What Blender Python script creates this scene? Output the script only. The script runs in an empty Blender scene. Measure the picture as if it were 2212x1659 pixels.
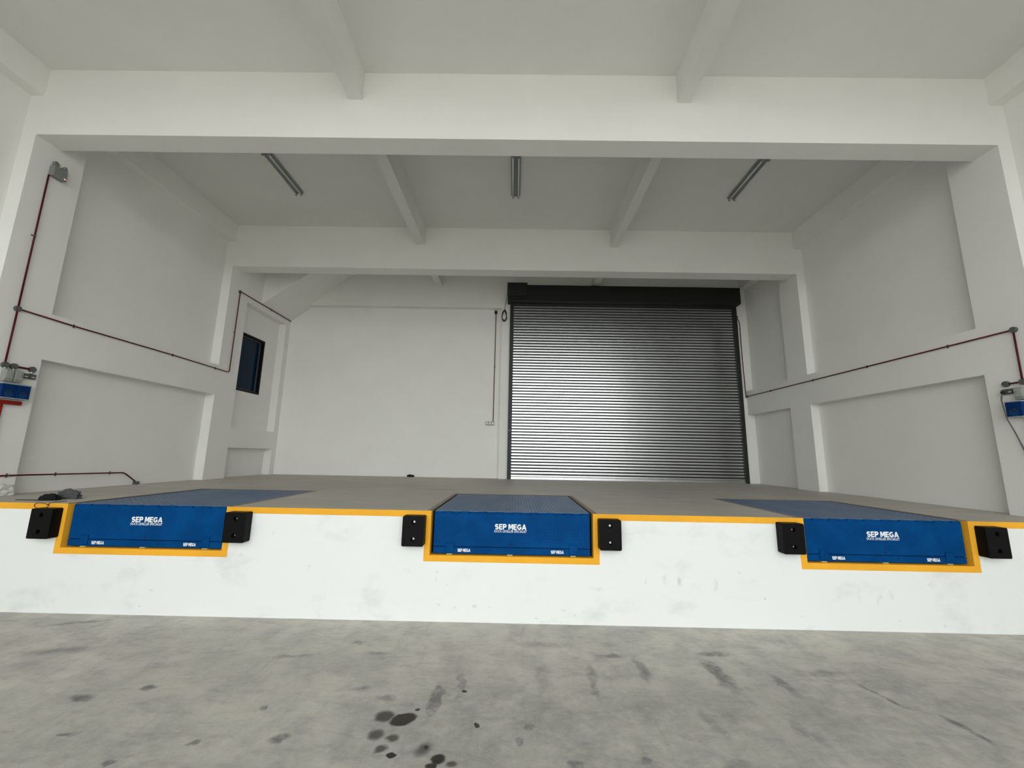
import bpy, bmesh, math, random
from mathutils import Vector, Matrix, noise

random.seed(7)
SC = bpy.context.scene
COL = SC.collection
R = math.radians

# ------------------------------------------------------------------ camera
F_PX, YAW, PITCH, ROLL = 880.53, 0.5393, 9.8262, 1.0596
CAM = Vector((0.0183, -5.2534, 1.9745))


def camera_axes():
    y, p, r = R(YAW), R(PITCH), R(ROLL)
    rz = Matrix.Rotation(y, 3, 'Z')
    fwd = rz @ Vector((0, math.cos(p), math.sin(p)))
    right = rz @ Vector((1, 0, 0))
    up = right.cross(fwd)
    return (right * math.cos(r) + up * math.sin(r), up * math.cos(r) - right * math.sin(r), fwd)


_r, _u, _f = camera_axes()
cam_data = bpy.data.cameras.new('camera')
cam_data.sensor_fit = 'HORIZONTAL'
cam_data.sensor_width = 36.0
cam_data.lens = F_PX / 2212.0 * 36.0
cam_data.clip_start = 0.05
cam_data.clip_end = 300
cam = bpy.data.objects.new('camera', cam_data)
COL.objects.link(cam)
m = Matrix((_r, _u, -_f)).transposed().to_4x4()
m.translation = CAM
cam.matrix_world = m
SC.camera = cam

# ------------------------------------------------------------------ sky and exposure
SKY_RAMP = ((0.485, (0.30, 0.30, 0.28)), (0.505, (1.60, 1.65, 1.61)), (0.58, (1.45, 1.50, 1.47)), (0.70, (1.05, 1.08, 1.07)), (0.95, (0.85, 0.88, 0.88)))
SKY_STRENGTH = 1.0
SIDE_Y = -13.0          # unseen run of the side walls into the yard, lengthened to cut side light
CANOPY_Y = -8.6          # where the loading bay roof ends, out of view, length set for the light
world = bpy.data.worlds.new('overcast_sky')
SC.world = world
world.use_nodes = True
wn = world.node_tree
wn.nodes.clear()
w_out = wn.nodes.new('ShaderNodeOutputWorld')
w_bg = wn.nodes.new('ShaderNodeBackground')
w_tc = wn.nodes.new('ShaderNodeTexCoord')
w_sep = wn.nodes.new('ShaderNodeSeparateXYZ')
w_map = wn.nodes.new('ShaderNodeMapRange')
w_ramp = wn.nodes.new('ShaderNodeValToRGB')
w_map.inputs['From Min'].default_value = -1
w_map.inputs['From Max'].default_value = 1
el = w_ramp.color_ramp.elements
while len(el) < len(SKY_RAMP):
    el.new(0.5)
for q, (p_, c_) in zip(el, SKY_RAMP):
    q.position = p_
    q.color = (*c_, 1)
wn.links.new(w_tc.outputs['Generated'], w_sep.inputs[0])
wn.links.new(w_sep.outputs['Z'], w_map.inputs['Value'])
wn.links.new(w_map.outputs[0], w_ramp.inputs[0])
wn.links.new(w_ramp.outputs[0], w_bg.inputs['Color'])
w_bg.inputs['Strength'].default_value = SKY_STRENGTH
wn.links.new(w_bg.outputs[0], w_out.inputs[0])

SC.view_settings.view_transform = 'Standard'
SC.view_settings.look = 'None'
SC.view_settings.gamma = 1.0
SC.view_settings.use_curve_mapping = False
SC.view_settings.exposure = 1.60
SC.cycles.max_bounces = 16
SC.cycles.diffuse_bounces = 12
SC.cycles.glossy_bounces = 6
SC.cycles.use_denoising = True

# ------------------------------------------------------------------ dimensions (metres)
H = 1.2686                    # dock height
XL, XR = -7.19, 6.985         # inner faces of the columns
RL, RR = -7.405, 7.18         # inner faces of the recessed wall panels
YF, YC2 = 0.05, 0.744         # first column
YB = 0.386                    # back of first beam
Y3, Y4, YB2 = 4.361, 5.07, 4.737
YP, YW = 6.968, 7.18          # back pilaster plane, back panel
ZB, ZJ, ZC = 6.548, 7.2, 7.67  # beam underside, joist underside, ceiling
T1, T0 = 3.988, 3.271         # tie beam
U1, U0 = 2.518, 2.017         # tie beam beside the window
PIT_W, PIT_H, PIT_L = 1.0, 0.519, 2.23
PITS = (-4.556, 0.0, 4.584)
SLOPE = 0.735


# ------------------------------------------------------------------ mesh helpers
class MB:
    """collects shapes, then links them as one mesh object"""

    def __init__(self):
        self.bm = bmesh.new()

    def face(self, pts, mi=0, smooth=False):
        f = self.bm.faces.new([self.bm.verts.new(p) for p in pts])
        f.material_index = mi
        f.smooth = smooth
        return f

    def box(self, x0, x1, y0, y1, z0, z1, mi=0, bevel=0.0, seg=2):
        vs = [self.bm.verts.new((x, y, z)) for x in (x0, x1) for y in (y0, y1) for z in (z0, z1)]
        idx = ((0, 1, 3, 2), (4, 6, 7, 5), (0, 4, 5, 1), (2, 3, 7, 6), (0, 2, 6, 4), (1, 5, 7, 3))
        fs = []
        for q in idx:
            f = self.bm.faces.new([vs[i] for i in q])
            f.material_index = mi
            fs.append(f)
        if bevel > 0:
            es = list({e for f in fs for e in f.edges})
            bmesh.ops.bevel(self.bm, geom=es, offset=bevel, segments=seg, affect='EDGES', profile=0.6)
        return self

    def extrude_profile(self, prof, axis_a, axis_b, origin, direction, length, mi=0, caps=True, smooth=False, closed=True):
        a, b, d, o = Vector(axis_a), Vector(axis_b), Vector(direction), Vector(origin)
        r0 = [self.bm.verts.new(o + a * p[0] + b * p[1]) for p in prof]
        r1 = [self.bm.verts.new(o + a * p[0] + b * p[1] + d * length) for p in prof]
        n = len(prof)
        for i in range(n if closed else n - 1):
            j = (i + 1) % n
            f = self.bm.faces.new((r0[i], r0[j], r1[j], r1[i]))
            f.material_index = mi
            f.smooth = smooth
        if caps:
            for ring in (r0[::-1], r1):
                f = self.bm.faces.new(ring)
                f.material_index = mi
        return self

    def tube(self, pts, r, seg=10, mi=0, closed=False, caps=True):
        pts = [Vector(p) for p in pts]
        n = len(pts)
        rings = []
        ref = None
        for i, p in enumerate(pts):
            if closed:
                t = (pts[(i + 1) % n] - pts[i - 1]).normalized()
            else:
                t = (pts[min(i + 1, n - 1)] - pts[max(i - 1, 0)]).normalized()
            if ref is None:
                ref = Vector((0, 0, 1)) if abs(t.z) < 0.9 else Vector((1, 0, 0))
            a = (ref - t * ref.dot(t))
            if a.length < 1e-5:
                a = t.orthogonal()
            a.normalize()
            ref = a
            b = t.cross(a)
            rings.append([self.bm.verts.new(p + (a * math.cos(k * 2 * math.pi / seg) + b * math.sin(k * 2 * math.pi / seg)) * r) for k in range(seg)])
        for i in range(n if closed else n - 1):
            A, B = rings[i], rings[(i + 1) % n]
            for k in range(seg):
                f = self.bm.faces.new((A[k], A[(k + 1) % seg], B[(k + 1) % seg], B[k]))
                f.smooth = True
                f.material_index = mi
        if caps and not closed:
            for ring in (rings[0][::-1], rings[-1]):
                f = self.bm.faces.new(ring)
                f.material_index = mi
        return self

    def cyl(self, c, axis, r, h, seg=20, mi=0, r2=None):
        a = Vector(axis).normalized()
        u = a.orthogonal().normalized()
        v = a.cross(u)
        c = Vector(c)
        r2 = r if r2 is None else r2
        A = [self.bm.verts.new(c + (u * math.cos(t) + v * math.sin(t)) * r) for t in [k * 2 * math.pi / seg for k in range(seg)]]
        B = [self.bm.verts.new(c + a * h + (u * math.cos(t) + v * math.sin(t)) * r2) for t in [k * 2 * math.pi / seg for k in range(seg)]]
        for k in range(seg):
            f = self.bm.faces.new((A[k], A[(k + 1) % seg], B[(k + 1) % seg], B[k]))
            f.smooth = seg > 8
            f.material_index = mi
        for ring in (A[::-1], B):
            f = self.bm.faces.new(ring)
            f.material_index = mi
        return self

    def build(self, name, mats, parent=None, loc=None):
        bmesh.ops.recalc_face_normals(self.bm, faces=self.bm.faces)
        me = bpy.data.meshes.new(name)
        self.bm.to_mesh(me)
        self.bm.free()
        for mt in (mats if isinstance(mats, (list, tuple)) else [mats]):
            me.materials.append(mt)
        o = bpy.data.objects.new(name, me)
        COL.objects.link(o)
        if parent is not None:
            o.parent = parent
        if loc is not None:
            o.location = loc
        return o


def tag(o, label=None, cat=None, group=None, kind=None):
    if label:
        o['label'] = label
    if cat:
        o['category'] = cat
    if group:
        o['group'] = group
    if kind:
        o['kind'] = kind
    return o


def thing(name, label, cat, loc=(0, 0, 0), group=None):
    o = bpy.data.objects.new(name, None)
    o.empty_display_size = 0.1
    COL.objects.link(o)
    o.location = loc
    return tag(o, label, cat, group)


def struct(o):
    o['kind'] = 'structure'
    return o


def copy_tree(o, parent=None):
    c = o.copy()
    COL.objects.link(c)
    if parent is not None:
        c.parent = parent
    for ch in list(o.children):
        copy_tree(ch, c)
    return c


def bend(pts, r=0.07, n=5):
    """rounds the corners of a polyline"""
    pts = [Vector(p) for p in pts]
    out = [pts[0]]
    for i in range(1, len(pts) - 1):
        a, b, c = pts[i - 1], pts[i], pts[i + 1]
        ra = min(r, (a - b).length * 0.45, (c - b).length * 0.45)
        p, q = b + (a - b).normalized() * ra, b + (c - b).normalized() * ra
        for k in range(n + 1):
            t = k / n
            out.append(p * (1 - t) ** 2 + b * 2 * t * (1 - t) + q * t * t)
    out.append(pts[-1])
    return out


# ------------------------------------------------------------------ materials
def principled(name, col, rough=0.6, metal=0.0, spec=0.5):
    mt = bpy.data.materials.new(name)
    mt.use_nodes = True
    b = mt.node_tree.nodes['Principled BSDF']
    b.inputs['Base Color'].default_value = (*col, 1)
    b.inputs['Roughness'].default_value = rough
    b.inputs['Metallic'].default_value = metal
    b.inputs['Specular IOR Level'].default_value = spec
    return mt


class NT:
    """small node-graph helper"""

    def __init__(self, mt):
        self.mt = mt
        self.t = mt.node_tree
        self.b = self.t.nodes['Principled BSDF']
        self.pos = self.t.nodes.new('ShaderNodeNewGeometry').outputs['Position']

    def n(self, kind, **kw):
        nd = self.t.nodes.new(kind)
        for k, v in kw.items():
            setattr(nd, k, v)
        return nd

    def link(self, a, b):
        self.t.links.new(a, b)

    def coords(self, scale=(1, 1, 1), src=None):
        mp = self.n('ShaderNodeMapping')
        mp.inputs['Scale'].default_value = scale
        self.link(src or self.pos, mp.inputs['Vector'])
        return mp.outputs[0]

    def noise(self, scale, detail=4, rough=0.55, stretch=(1, 1, 1), src=None, dist=0.0):
        nz = self.n('ShaderNodeTexNoise')
        nz.inputs['Scale'].default_value = scale
        nz.inputs['Detail'].default_value = detail
        nz.inputs['Roughness'].default_value = rough
        nz.inputs['Distortion'].default_value = dist
        self.link(self.coords(stretch, src), nz.inputs['Vector'])
        return nz.outputs['Fac']

    def rng(self, v, a, b, c=0.0, d=1.0, smooth=True):
        mr = self.n('ShaderNodeMapRange')
        if smooth:
            mr.interpolation_type = 'SMOOTHSTEP'
        for k, x in zip(('From Min', 'From Max', 'To Min', 'To Max'), (a, b, c, d)):
            mr.inputs[k].default_value = x
        self.link(v, mr.inputs['Value'])
        return mr.outputs[0]

    def math(self, op, a, b):
        mm = self.n('ShaderNodeMath', operation=op)
        for i, x in enumerate((a, b)):
            if isinstance(x, (int, float)):
                mm.inputs[i].default_value = x
            else:
                self.link(x, mm.inputs[i])
        return mm.outputs[0]

    def mix(self, fac, a, b):
        mx = self.n('ShaderNodeMix', data_type='RGBA')
        for s, x in ((0, fac), (6, a), (7, b)):
            if isinstance(x, (int, float)):
                mx.inputs[s].default_value = x
            elif isinstance(x, tuple):
                mx.inputs[s].default_value = (*x, 1)
            else:
                self.link(x, mx.inputs[s])
        return mx.outputs[2]

    def bump(self, h, strength, dist=0.01):
        bp = self.n('ShaderNodeBump')
        bp.inputs['Strength'].default_value = strength
        bp.inputs['Distance'].default_value = dist
        self.link(h, bp.inputs['Height'])
        self.link(bp.outputs[0], self.b.inputs['Normal'])

    def spots(self, spots, axes='XY', warp_scale=9.0, warp=0.05):
        """largest of a set of soft-edged irregular ellipses (x, y, rx, ry, rot, strength, softness)"""
        nz = self.n('ShaderNodeTexNoise')
        nz.inputs['Scale'].default_value = warp_scale
        nz.inputs['Detail'].default_value = 3
        self.link(self.pos, nz.inputs['Vector'])
        sub = self.n('ShaderNodeVectorMath', operation='SUBTRACT')
        self.link(nz.outputs['Color'], sub.inputs[0])
        sub.inputs[1].default_value = (0.5, 0.5, 0.5)
        sc = self.n('ShaderNodeVectorMath', operation='SCALE')
        self.link(sub.outputs[0], sc.inputs[0])
        sc.inputs['Scale'].default_value = warp
        ad = self.n('ShaderNodeVectorMath', operation='ADD')
        self.link(self.pos, ad.inputs[0])
        self.link(sc.outputs[0], ad.inputs[1])
        acc = None
        for (x, y, rx, ry, rot, st, soft) in spots:
            mp = self.n('ShaderNodeMapping', vector_type='TEXTURE')
            if axes == 'XY':
                mp.inputs['Location'].default_value = (x, y, 0)
                mp.inputs['Scale'].default_value = (rx, ry, 50)
                mp.inputs['Rotation'].default_value = (0, 0, rot)
            else:
                mp.inputs['Location'].default_value = (x, 0, y)
                mp.inputs['Scale'].default_value = (rx, 50, ry)
                mp.inputs['Rotation'].default_value = (0, rot, 0)
            self.link(ad.outputs[0], mp.inputs['Vector'])
            ln = self.n('ShaderNodeVectorMath', operation='LENGTH')
            self.link(mp.outputs[0], ln.inputs[0])
            v = self.rng(ln.outputs['Value'], 1.0, max(0.02, 1 - soft), 0.0, st)
            acc = v if acc is None else self.math('MAXIMUM', acc, v)
        return acc


def paint(name, col, rough=0.75, var=0.03):
    mt = principled(name, col, rough, spec=0.3)
    g = NT(mt)
    v = g.noise(1.3, 4, 0.6)
    lo = tuple(c * (1 - var) for c in col)
    g.link(g.mix(g.rng(v, 0.3, 0.7), lo, col), g.b.inputs['Base Color'])
    g.bump(g.noise(180, 2, 0.5), 0.06, 0.004)
    return mt


M = {}
M['wall'] = paint('white_wall_paint', (0.805, 0.80, 0.778))
M['ceiling'] = paint('ceiling_skim_coat', (0.725, 0.72, 0.697))
M['yellow'] = paint('yellow_paint', (0.86, 0.42, 0.035), 0.6, 0.12)
M['yellow'].node_tree.nodes['Principled BSDF'].inputs['Specular IOR Level'].default_value = 0.1
M['tan'] = paint('worn_steel_edge', (0.30, 0.235, 0.175), 0.6, 0.15)

# dock face: white paint with scuffs
DOCK_SCUFFS = [(-0.90, 0.475, .012, .06, 0, .35, .8), (1.86, 0.53, .045, .09, .1, .30, .9), (2.03, 0.50, .05, .08, -.2, .42, .8),
               (1.62, 0.50, .018, .07, .3, .30, .8), (-0.87, 0.19, .03, .015, .3, .40, .7), (-0.66, 0.155, .05, .018, .2, .32, .8),
               (-0.43, 0.18, .05, .03, -.2, .38, .8), (-0.25, 0.18, .04, .02, .4, .34, .8), (0.63, 0.155, .05, .018, 0, .40, .7),
               (0.77, 0.11, .015, .02, 0, .50, .6), (0.89, 0.135, .05, .025, .3, .34, .8), (-1.80, 0.13, .05, .04, .2, .18, .9),
               (-1.65, -0.02, .08, .03, 0, .25, .9), (-0.26, 0.0, .012, .03, 0, .45, .6), (-0.77, 0.41, .012, .03, .3, .40, .7),
               (0.31, 0.06, .03, .008, 0, .45, .6), (2.46, 0.47, .04, .11, .1, .30, .9), (4.16, 0.42, .03, .14, .15, .22, .9),
               (4.40, 0.36, .05, .10, .4, .24, .9), (4.54, 0.40, .04, .09, -.4, .24, .9), (5.04, 0.53, .07, .05, 0, .26, .8),
               (3.03, 0.33, .012, .025, -.5, .6, .5), (3.46, 0.15, .04, .018, -.3, .34, .7), (5.13, 0.07, .03, .018, .5, .45, .7),
               (4.62, 0.12, .05, .008, .1, .4, .7), (3.55, -0.02, .015, .03, 0, .45, .6), (3.91, -0.02, .015, .03, 0, .45, .6),
               (-3.32, 0.69, .06, .08, .4, .20, .9), (-3.45, 0.57, .10, .04, 0, .22, .9), (-4.68, 0.46, .25, .04, .05, .20, .9),
               (-4.45, 0.09, .02, .015, 0, .5, .6), (-2.45, 0.58, .03, .04, .3, .40, .7), (-2.95, 0.97, .04, .02, .5, .30, .8),
               (-5.25, -0.01, .02, .03, 0, .5, .6), (-4.35, 0.28, .05, .02, 0, .25, .8), (1.05, 0.40, .15, .035, 0, .22, .9),
               (-1.25, 0.56, .10, .025, .2, .20, .9), (-0.9, .55, .03, .03, 0, .25, .9), (1.30, .60, .04, .03, 0, .22, .9),
               (0.45, .03, .30, .012, 0, .25, .8), (2.75, .62, .03, .02, 0, .3, .7)]
mt = principled('white_dock_paint', (0.75, 0.765, 0.765), 0.6, spec=0.35)
g = NT(mt)
sm = g.spots(DOCK_SCUFFS, 'XZ', 14, 0.05)
breakup = g.rng(g.noise(22, 5, 0.7, (1, 1, 1)), 0.38, 0.62)
sm = g.math('MULTIPLY', sm, breakup)
cloud = g.rng(g.noise(1.6, 5, 0.6, (1, 1, 1.6)), 0.52, 0.78, 0, 0.22)
specks = g.rng(g.noise(9, 3, 0.8, (1, 1, 2.0)), 0.70, 0.76, 0, 0.35)
dirt = g.math('MAXIMUM', g.math('MAXIMUM', sm, cloud), specks)
g.link(g.mix(dirt, (0.75, 0.765, 0.765), (0.28, 0.285, 0.27)), g.b.inputs['Base Color'])
g.bump(g.noise(60, 3, 0.6), 0.06, 0.006)
M['dock_white'] = mt

# yard concrete with tyre marks, trowel clouds and oil spots
OIL = [(-.935, -1.778, .092, .085, .2, .90, .50), (-.785, -1.811, .115, .082, .5, 1.0, .28), (-.705, -1.689, .026, .024, 0, .95, .4),
       (-.930, -1.986, .075, .076, .4, .84, .65), (-.805, -2.015, .062, .052, 0, .84, .65), (-.853, -2.126, .065, .047, .6, .82, .60),
       (-.765, -2.179, .040, .028, 0, 1.0, .25), (-.564, -2.116, .075, .095, -.5, .74, .75), (-.550, -2.10, .035, .035, 0, .95, .6),
       (-.453, -2.206, .060, .058, .3, .97, .40), (-.48, -2.267, .045, .038, 0, .95, .4), (-.356, -2.243, .055, .040, 0, .76, .65),
       (-.368, -1.429, .027, .021, 0, 1.0, .2), (-.23, -1.859, .020, .036, .4, .92, .3)]
FAINT = [(0.6, -2.0, 2.6, 1.05, 0, .30, .6), (3.0, -1.6, 1.6, 1.2, 0, .26, .7), (-2.6, -2.4, 1.6, .7, 0, .24, .7), (-3.399, -1.633, .14, .10, .2, .50, .7), (-3.021, -1.493, .09, .06, .2, .55, .7), (-1.919, -1.714, .036, .034, 0, .65, .5),
         (-1.588, -2.034, .11, .06, .4, .48, .7), (-1.246, -1.425, .13, .06, .3, .40, .8), (-1.0, -1.56, .13, .07, .2, .36, .8),
         (-1.891, .469, .12, .2, 0, .2, .9), (-2.132, -2.118, .045, .05, 0, .50, .7), (-2.535, -2.314, .08, .04, .2, .7, .6),
         (-3.05, -2.05, .10, .04, .3, .45, .7), (-.59, -1.55, .075, .30, 0, .42, .5), (-.42, -1.35, .05, .28, 0, .3, .6),
         (.166, -1.87, .075, .07, 0, .6, .7), (.923, -2.187, .055, .04, 0, .75, .7), (.063, -2.03, .04, .04, 0, .75, .5),
         (1.95, -1.05, .11, .42, .08, .42, .7), (2.45, -1.2, .10, .32, .1, .40, .8), (1.25, -1.0, .08, .36, .02, .34, .8),
         (.75, -1.25, .07, .50, 0, .34, .8), (.3, -1.2, .12, .6, 0, .24, .9), (1.55, -1.75, .12, .40, .2, .30, .9),
         (2.2, -1.85, .15, .30, .3, .30, .9), (3.2, -1.35, .05, .35, .35, .45, .8), (3.45, -1.75, .05, .3, .2, .6, .7),
         (2.1, -.65, .25, .08, .2, .42, .8), (1.0, -.75, .20, .07, 0, .40, .8), (.35, -.55, .30, .10, 0, .28, .9),
         (.45, -2.25, .08, .08, 0, .6, .7), (-4.9, -.25, .45, .06, .35, .35, .8), (-4.4, -.9, .5, .12, .2, .28, .9), (2.9, -1.0, .5, .12, .1, .3, .9),
         (-2.1, -.9, .3, .05, .2, .28, .9), (-1.6, -.6, .12, .06, 0, .3, .8), (-1.3, -.8, .16, .05, .1, .28, .8), (1.5, -2.2, .3, .1, .3, .3, .9)]
mt = principled('yard_concrete', (0.5, 0.49, 0.45), 0.7, spec=0.35)
g = NT(mt)
big = g.rng(g.noise(0.55, 5, 0.6, (1.0, 1.0, 1), dist=0.6), 0.30, 0.70)
mid = g.rng(g.noise(2.2, 6, 0.65, (1.0, 1.1, 1), dist=0.3), 0.38, 0.68)
fine = g.rng(g.noise(17, 6, 0.7, (0.8, 1.2, 1)), 0.30, 0.70)
trow = g.rng(g.noise(5.0, 7, 0.68, (0.75, 1.5, 1), dist=0.35), 0.46, 0.72)
c = g.mix(big, (0.46, 0.445, 0.40), (0.585, 0.565, 0.51))
c = g.mix(g.math('MULTIPLY', mid, 0.70), c, (0.33, 0.325, 0.31))
c = g.mix(g.math('MULTIPLY', trow, 0.40), c, (0.20, 0.20, 0.197))
clot = g.rng(g.noise(8.5, 7, 0.74, (0.8, 1.3, 1)), 0.52, 0.70)
c = g.mix(g.math('MULTIPLY', clot, 0.34), c, (0.21, 0.21, 0.205))
c = g.mix(g.math('MULTIPLY', fine, 0.24), c, (0.64, 0.62, 0.56))
grain = g.rng(g.noise(95, 3, 0.7), 0.35, 0.75, 0, 0.16)
c = g.mix(grain, c, (0.26, 0.255, 0.24))
streak = g.rng(g.noise(2.4, 6, 0.7, (4.2, 0.55, 1)), 0.50, 0.78, 0, 0.34)
c = g.mix(streak, c, (0.24, 0.24, 0.235))
fa = g.spots([f[:5] + (min(0.8, f[5] * (1.0 if f[2] > 1 else 1.75)), f[6]) for f in FAINT], 'XY', 6, 0.16)
fa = g.math('MULTIPLY', fa, g.rng(g.noise(8, 5, 0.7), 0.30, 0.60, 0.35, 1.0))
c = g.mix(fa, c, (0.10, 0.10, 0.105))
oil = g.spots(OIL, 'XY', 16, 0.04)
c = g.mix(oil, c, (0.018, 0.014, 0.009))
g.link(c, g.b.inputs['Base Color'])
g.link(g.rng(oil, 0.2, 0.9, 0.72, 0.40), g.b.inputs['Roughness'])
g.bump(g.math('ADD', g.math('MULTIPLY', mid, 0.5), fine), 0.10, 0.01)
M['yard'] = mt

# dock floor: smooth grey floated concrete
mt = principled('dock_concrete', (0.3, 0.29, 0.26), 0.55, spec=0.4)
g = NT(mt)
big = g.rng(g.noise(0.5, 5, 0.6), 0.3, 0.7)
st = g.rng(g.noise(2.2, 5, 0.65, (0.5, 1.8, 1), dist=0.7), 0.35, 0.70)
c = g.mix(big, (0.43, 0.405, 0.355), (0.52, 0.49, 0.435))
c = g.mix(g.math('MULTIPLY', st, 0.45), c, (0.33, 0.315, 0.285))
sp = g.spots([(-1.35, 3.05, .45, .10, .1, .55, .8), (2.6, 2.2, .5, .1, 0, .35, .9), (3.2, 3.2, .6, .12, .1, .35, .9), (-2.9, 2.6, .4, .1, 0, .3, .9)], 'XY', 5, .2)
c = g.mix(sp, c, (0.12, 0.12, 0.11))
g.link(c, g.b.inputs['Base Color'])
g.bump(g.noise(30, 4, 0.6), 0.05, 0.006)
M['dock_floor'] = mt

# leveller blue enamel; the deck carries trodden-in dust
M['blue'] = principled('blue_enamel', (0.0025, 0.058, 0.205), 0.5, spec=0.04)
g = NT(M['blue'])
g.link(g.mix(g.rng(g.noise(3, 4, 0.6), 0.35, 0.7), (0.0004, 0.043, 0.165), (0.0006, 0.057, 0.205)), g.b.inputs['Base Color'])
mt = principled('dusty_blue_deck', (0.05, 0.09, 0.16), 0.5, spec=0.45)
g = NT(mt)
dust = g.rng(g.noise(1.8, 5, 0.65, (2.2, 0.6, 1)), 0.25, 0.75, 0.30, 0.62)
c = g.mix(dust, (0.004, 0.065, 0.205), (0.185, 0.22, 0.255))
g.link(c, g.b.inputs['Base Color'])
M['deck'] = mt
M['black_steel'] = principled('dark_steel', (0.01, 0.011, 0.012), 0.6)
M['white_letter'] = principled('white_lettering', (0.86, 0.88, 0.90), 0.5)
M['brass'] = principled('worn_yellow_lug', (0.42, 0.36, 0.13), 0.5)
M['hole'] = principled('dark_hole', (0.004, 0.004, 0.006), 0.8)
mt = principled('black_rubber', (0.003, 0.003, 0.0033), 0.5, spec=0.10)
g = NT(mt)
g.bump(g.noise(70, 3, 0.6), 0.08, 0.004)
M['rubber'] = mt
M['bolt'] = principled('bright_bolt', (0.55, 0.55, 0.54), 0.25, metal=1.0)

# shutter
mt = principled('galvanised_slat', (0.66, 0.67, 0.685), 0.26, metal=1.0)
g = NT(mt)
M['slat'] = mt
M['charcoal'] = principled('charcoal_paint_and_groove_shade', (0.014, 0.0165, 0.015), 0.5, spec=0.4)
M['charcoal_hood'] = principled('charcoal_hood_paint', (0.0115, 0.0125, 0.0115), 0.55, spec=0.35)

# services
M['red_pipe'] = principled('dark_red_pipe', (0.085, 0.007, 0.013), 0.5, spec=0.15)
M['red_plastic'] = principled('red_plastic', (0.26, 0.014, 0.006), 0.45, spec=0.2)
M['box_grey'] = principled('dark_grey_box', (0.085, 0.09, 0.085), 0.5)
M['socket_grey'] = principled('dark_socket_case', (0.05, 0.053, 0.05), 0.5)
M['clip'] = principled('grey_clip', (0.10, 0.09, 0.085), 0.5)
M['light_grey'] = principled('light_grey_plastic', (0.27, 0.28, 0.265), 0.4)
M['clear_cover'] = principled('grey_isolator_cover', (0.33, 0.34, 0.325), 0.25)
M['pale_plate'] = principled('pale_socket_plate', (0.62, 0.63, 0.60), 0.35)
M['panel_blue'] = principled('blue_panel', (0.001, 0.026, 0.125), 0.4, spec=0.12)
M['panel_light_blue'] = principled('lighter_blue_panel_print', (0.003, 0.045, 0.155), 0.4, spec=0.2)
M['trim_grey'] = principled('grey_panel_edge', (0.30, 0.33, 0.36), 0.4)
M['black_cable'] = principled('black_cable', (0.010, 0.010, 0.010), 0.5)
M['grey_cable'] = principled('grey_cable', (0.07, 0.07, 0.07), 0.5)
M['housing'] = principled('grey_batten', (0.22, 0.235, 0.225), 0.5)
M['tube'] = principled('unlit_tube_glass', (0.72, 0.74, 0.71), 0.25)
M['emergency'] = principled('grey_emergency_case', (0.20, 0.21, 0.20), 0.45)
M['lens'] = principled('lamp_lens', (0.20, 0.21, 0.20), 0.08, spec=0.6)
M['chrome'] = principled('lamp_reflector', (0.75, 0.76, 0.75), 0.15, metal=1.0)
led = principled('red_led', (0.8, 0.05, 0.05), 0.3)
led.node_tree.nodes['Principled BSDF'].inputs['Emission Color'].default_value = (1, 0.25, 0.28, 1)
led.node_tree.nodes['Principled BSDF'].inputs['Emission Strength'].default_value = 0.9
M['led'] = led
M['frame'] = principled('black_window_frame', (0.004, 0.004, 0.005), 0.5, spec=0.15)
mt = principled('dark_blue_film_glass', (0.001, 0.016, 0.040), 0.15, spec=0.12)
M['pane'] = mt
cl = principled('black_cloth', (0.010, 0.010, 0.011), 0.85, spec=0.2)
g = NT(cl)
g.bump(g.noise(120, 3, 0.6), 0.2, 0.004)
M['black_cloth'] = cl
cl = principled('grey_cloth', (0.075, 0.078, 0.08), 0.85, spec=0.2)
g = NT(cl)
g.bump(g.noise(120, 3, 0.6), 0.2, 0.004)
M['grey_cloth'] = cl
cl = principled('milky_plastic_film', (0.62, 0.62, 0.59), 0.35, spec=0.5)
M['film'] = cl
M['cord'] = principled('dark_brown_cord', (0.03, 0.010, 0.008), 0.5)

# ------------------------------------------------------------------ the shell
b = MB()
b.box(-30, 30, -40, 9.0, -0.30, 0.0)
struct(b.build('floor', M['yard']))

# raised dock: face, floor, three pits open to the front
b = MB()
xs = [-9.0]
for xc in PITS:
    xs += [xc - PIT_W, xc + PIT_W]
xs.append(9.0)
D_END, YI = 7.9, 0.0
for i in range(0, len(xs) - 1, 2):                    # between the pits
    b.face([(xs[i], YI, 0), (xs[i + 1], YI, 0), (xs[i + 1], YI, H), (xs[i], YI, H)], 0)
    b.face([(xs[i], YI, H), (xs[i + 1], YI, H), (xs[i + 1], PIT_L, H), (xs[i], PIT_L, H)], 1)
b.face([(-9, PIT_L, H), (9, PIT_L, H), (9, D_END, H), (-9, D_END, H)], 1)
for xc in PITS:
    x0, x1, zb = xc - PIT_W, xc + PIT_W, H - PIT_H
    b.face([(x0, YI, 0), (x1, YI, 0), (x1, YI, zb), (x0, YI, zb)], 0)
    for ya, yb, mi in ((0, 0.10, 2), (0.10, PIT_L, 3)):
        b.face([(x0, ya, zb), (x1, ya, zb), (x1, yb, zb), (x0, yb, zb)], mi)
        for x in (x0, x1):
            b.face([(x, ya, zb), (x, yb, zb), (x, yb, H), (x, ya, H)], mi)
    b.face([(x0, PIT_L, zb), (x1, PIT_L, zb), (x1, PIT_L, H), (x0, PIT_L, H)], 3)
M['pit'] = principled('dark_pit_concrete', (0.10, 0.10, 0.095), 0.8)
struct(b.build('wall_dock', [M['dock_white'], M['dock_floor'], M['yellow'], M['pit']]))

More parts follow.
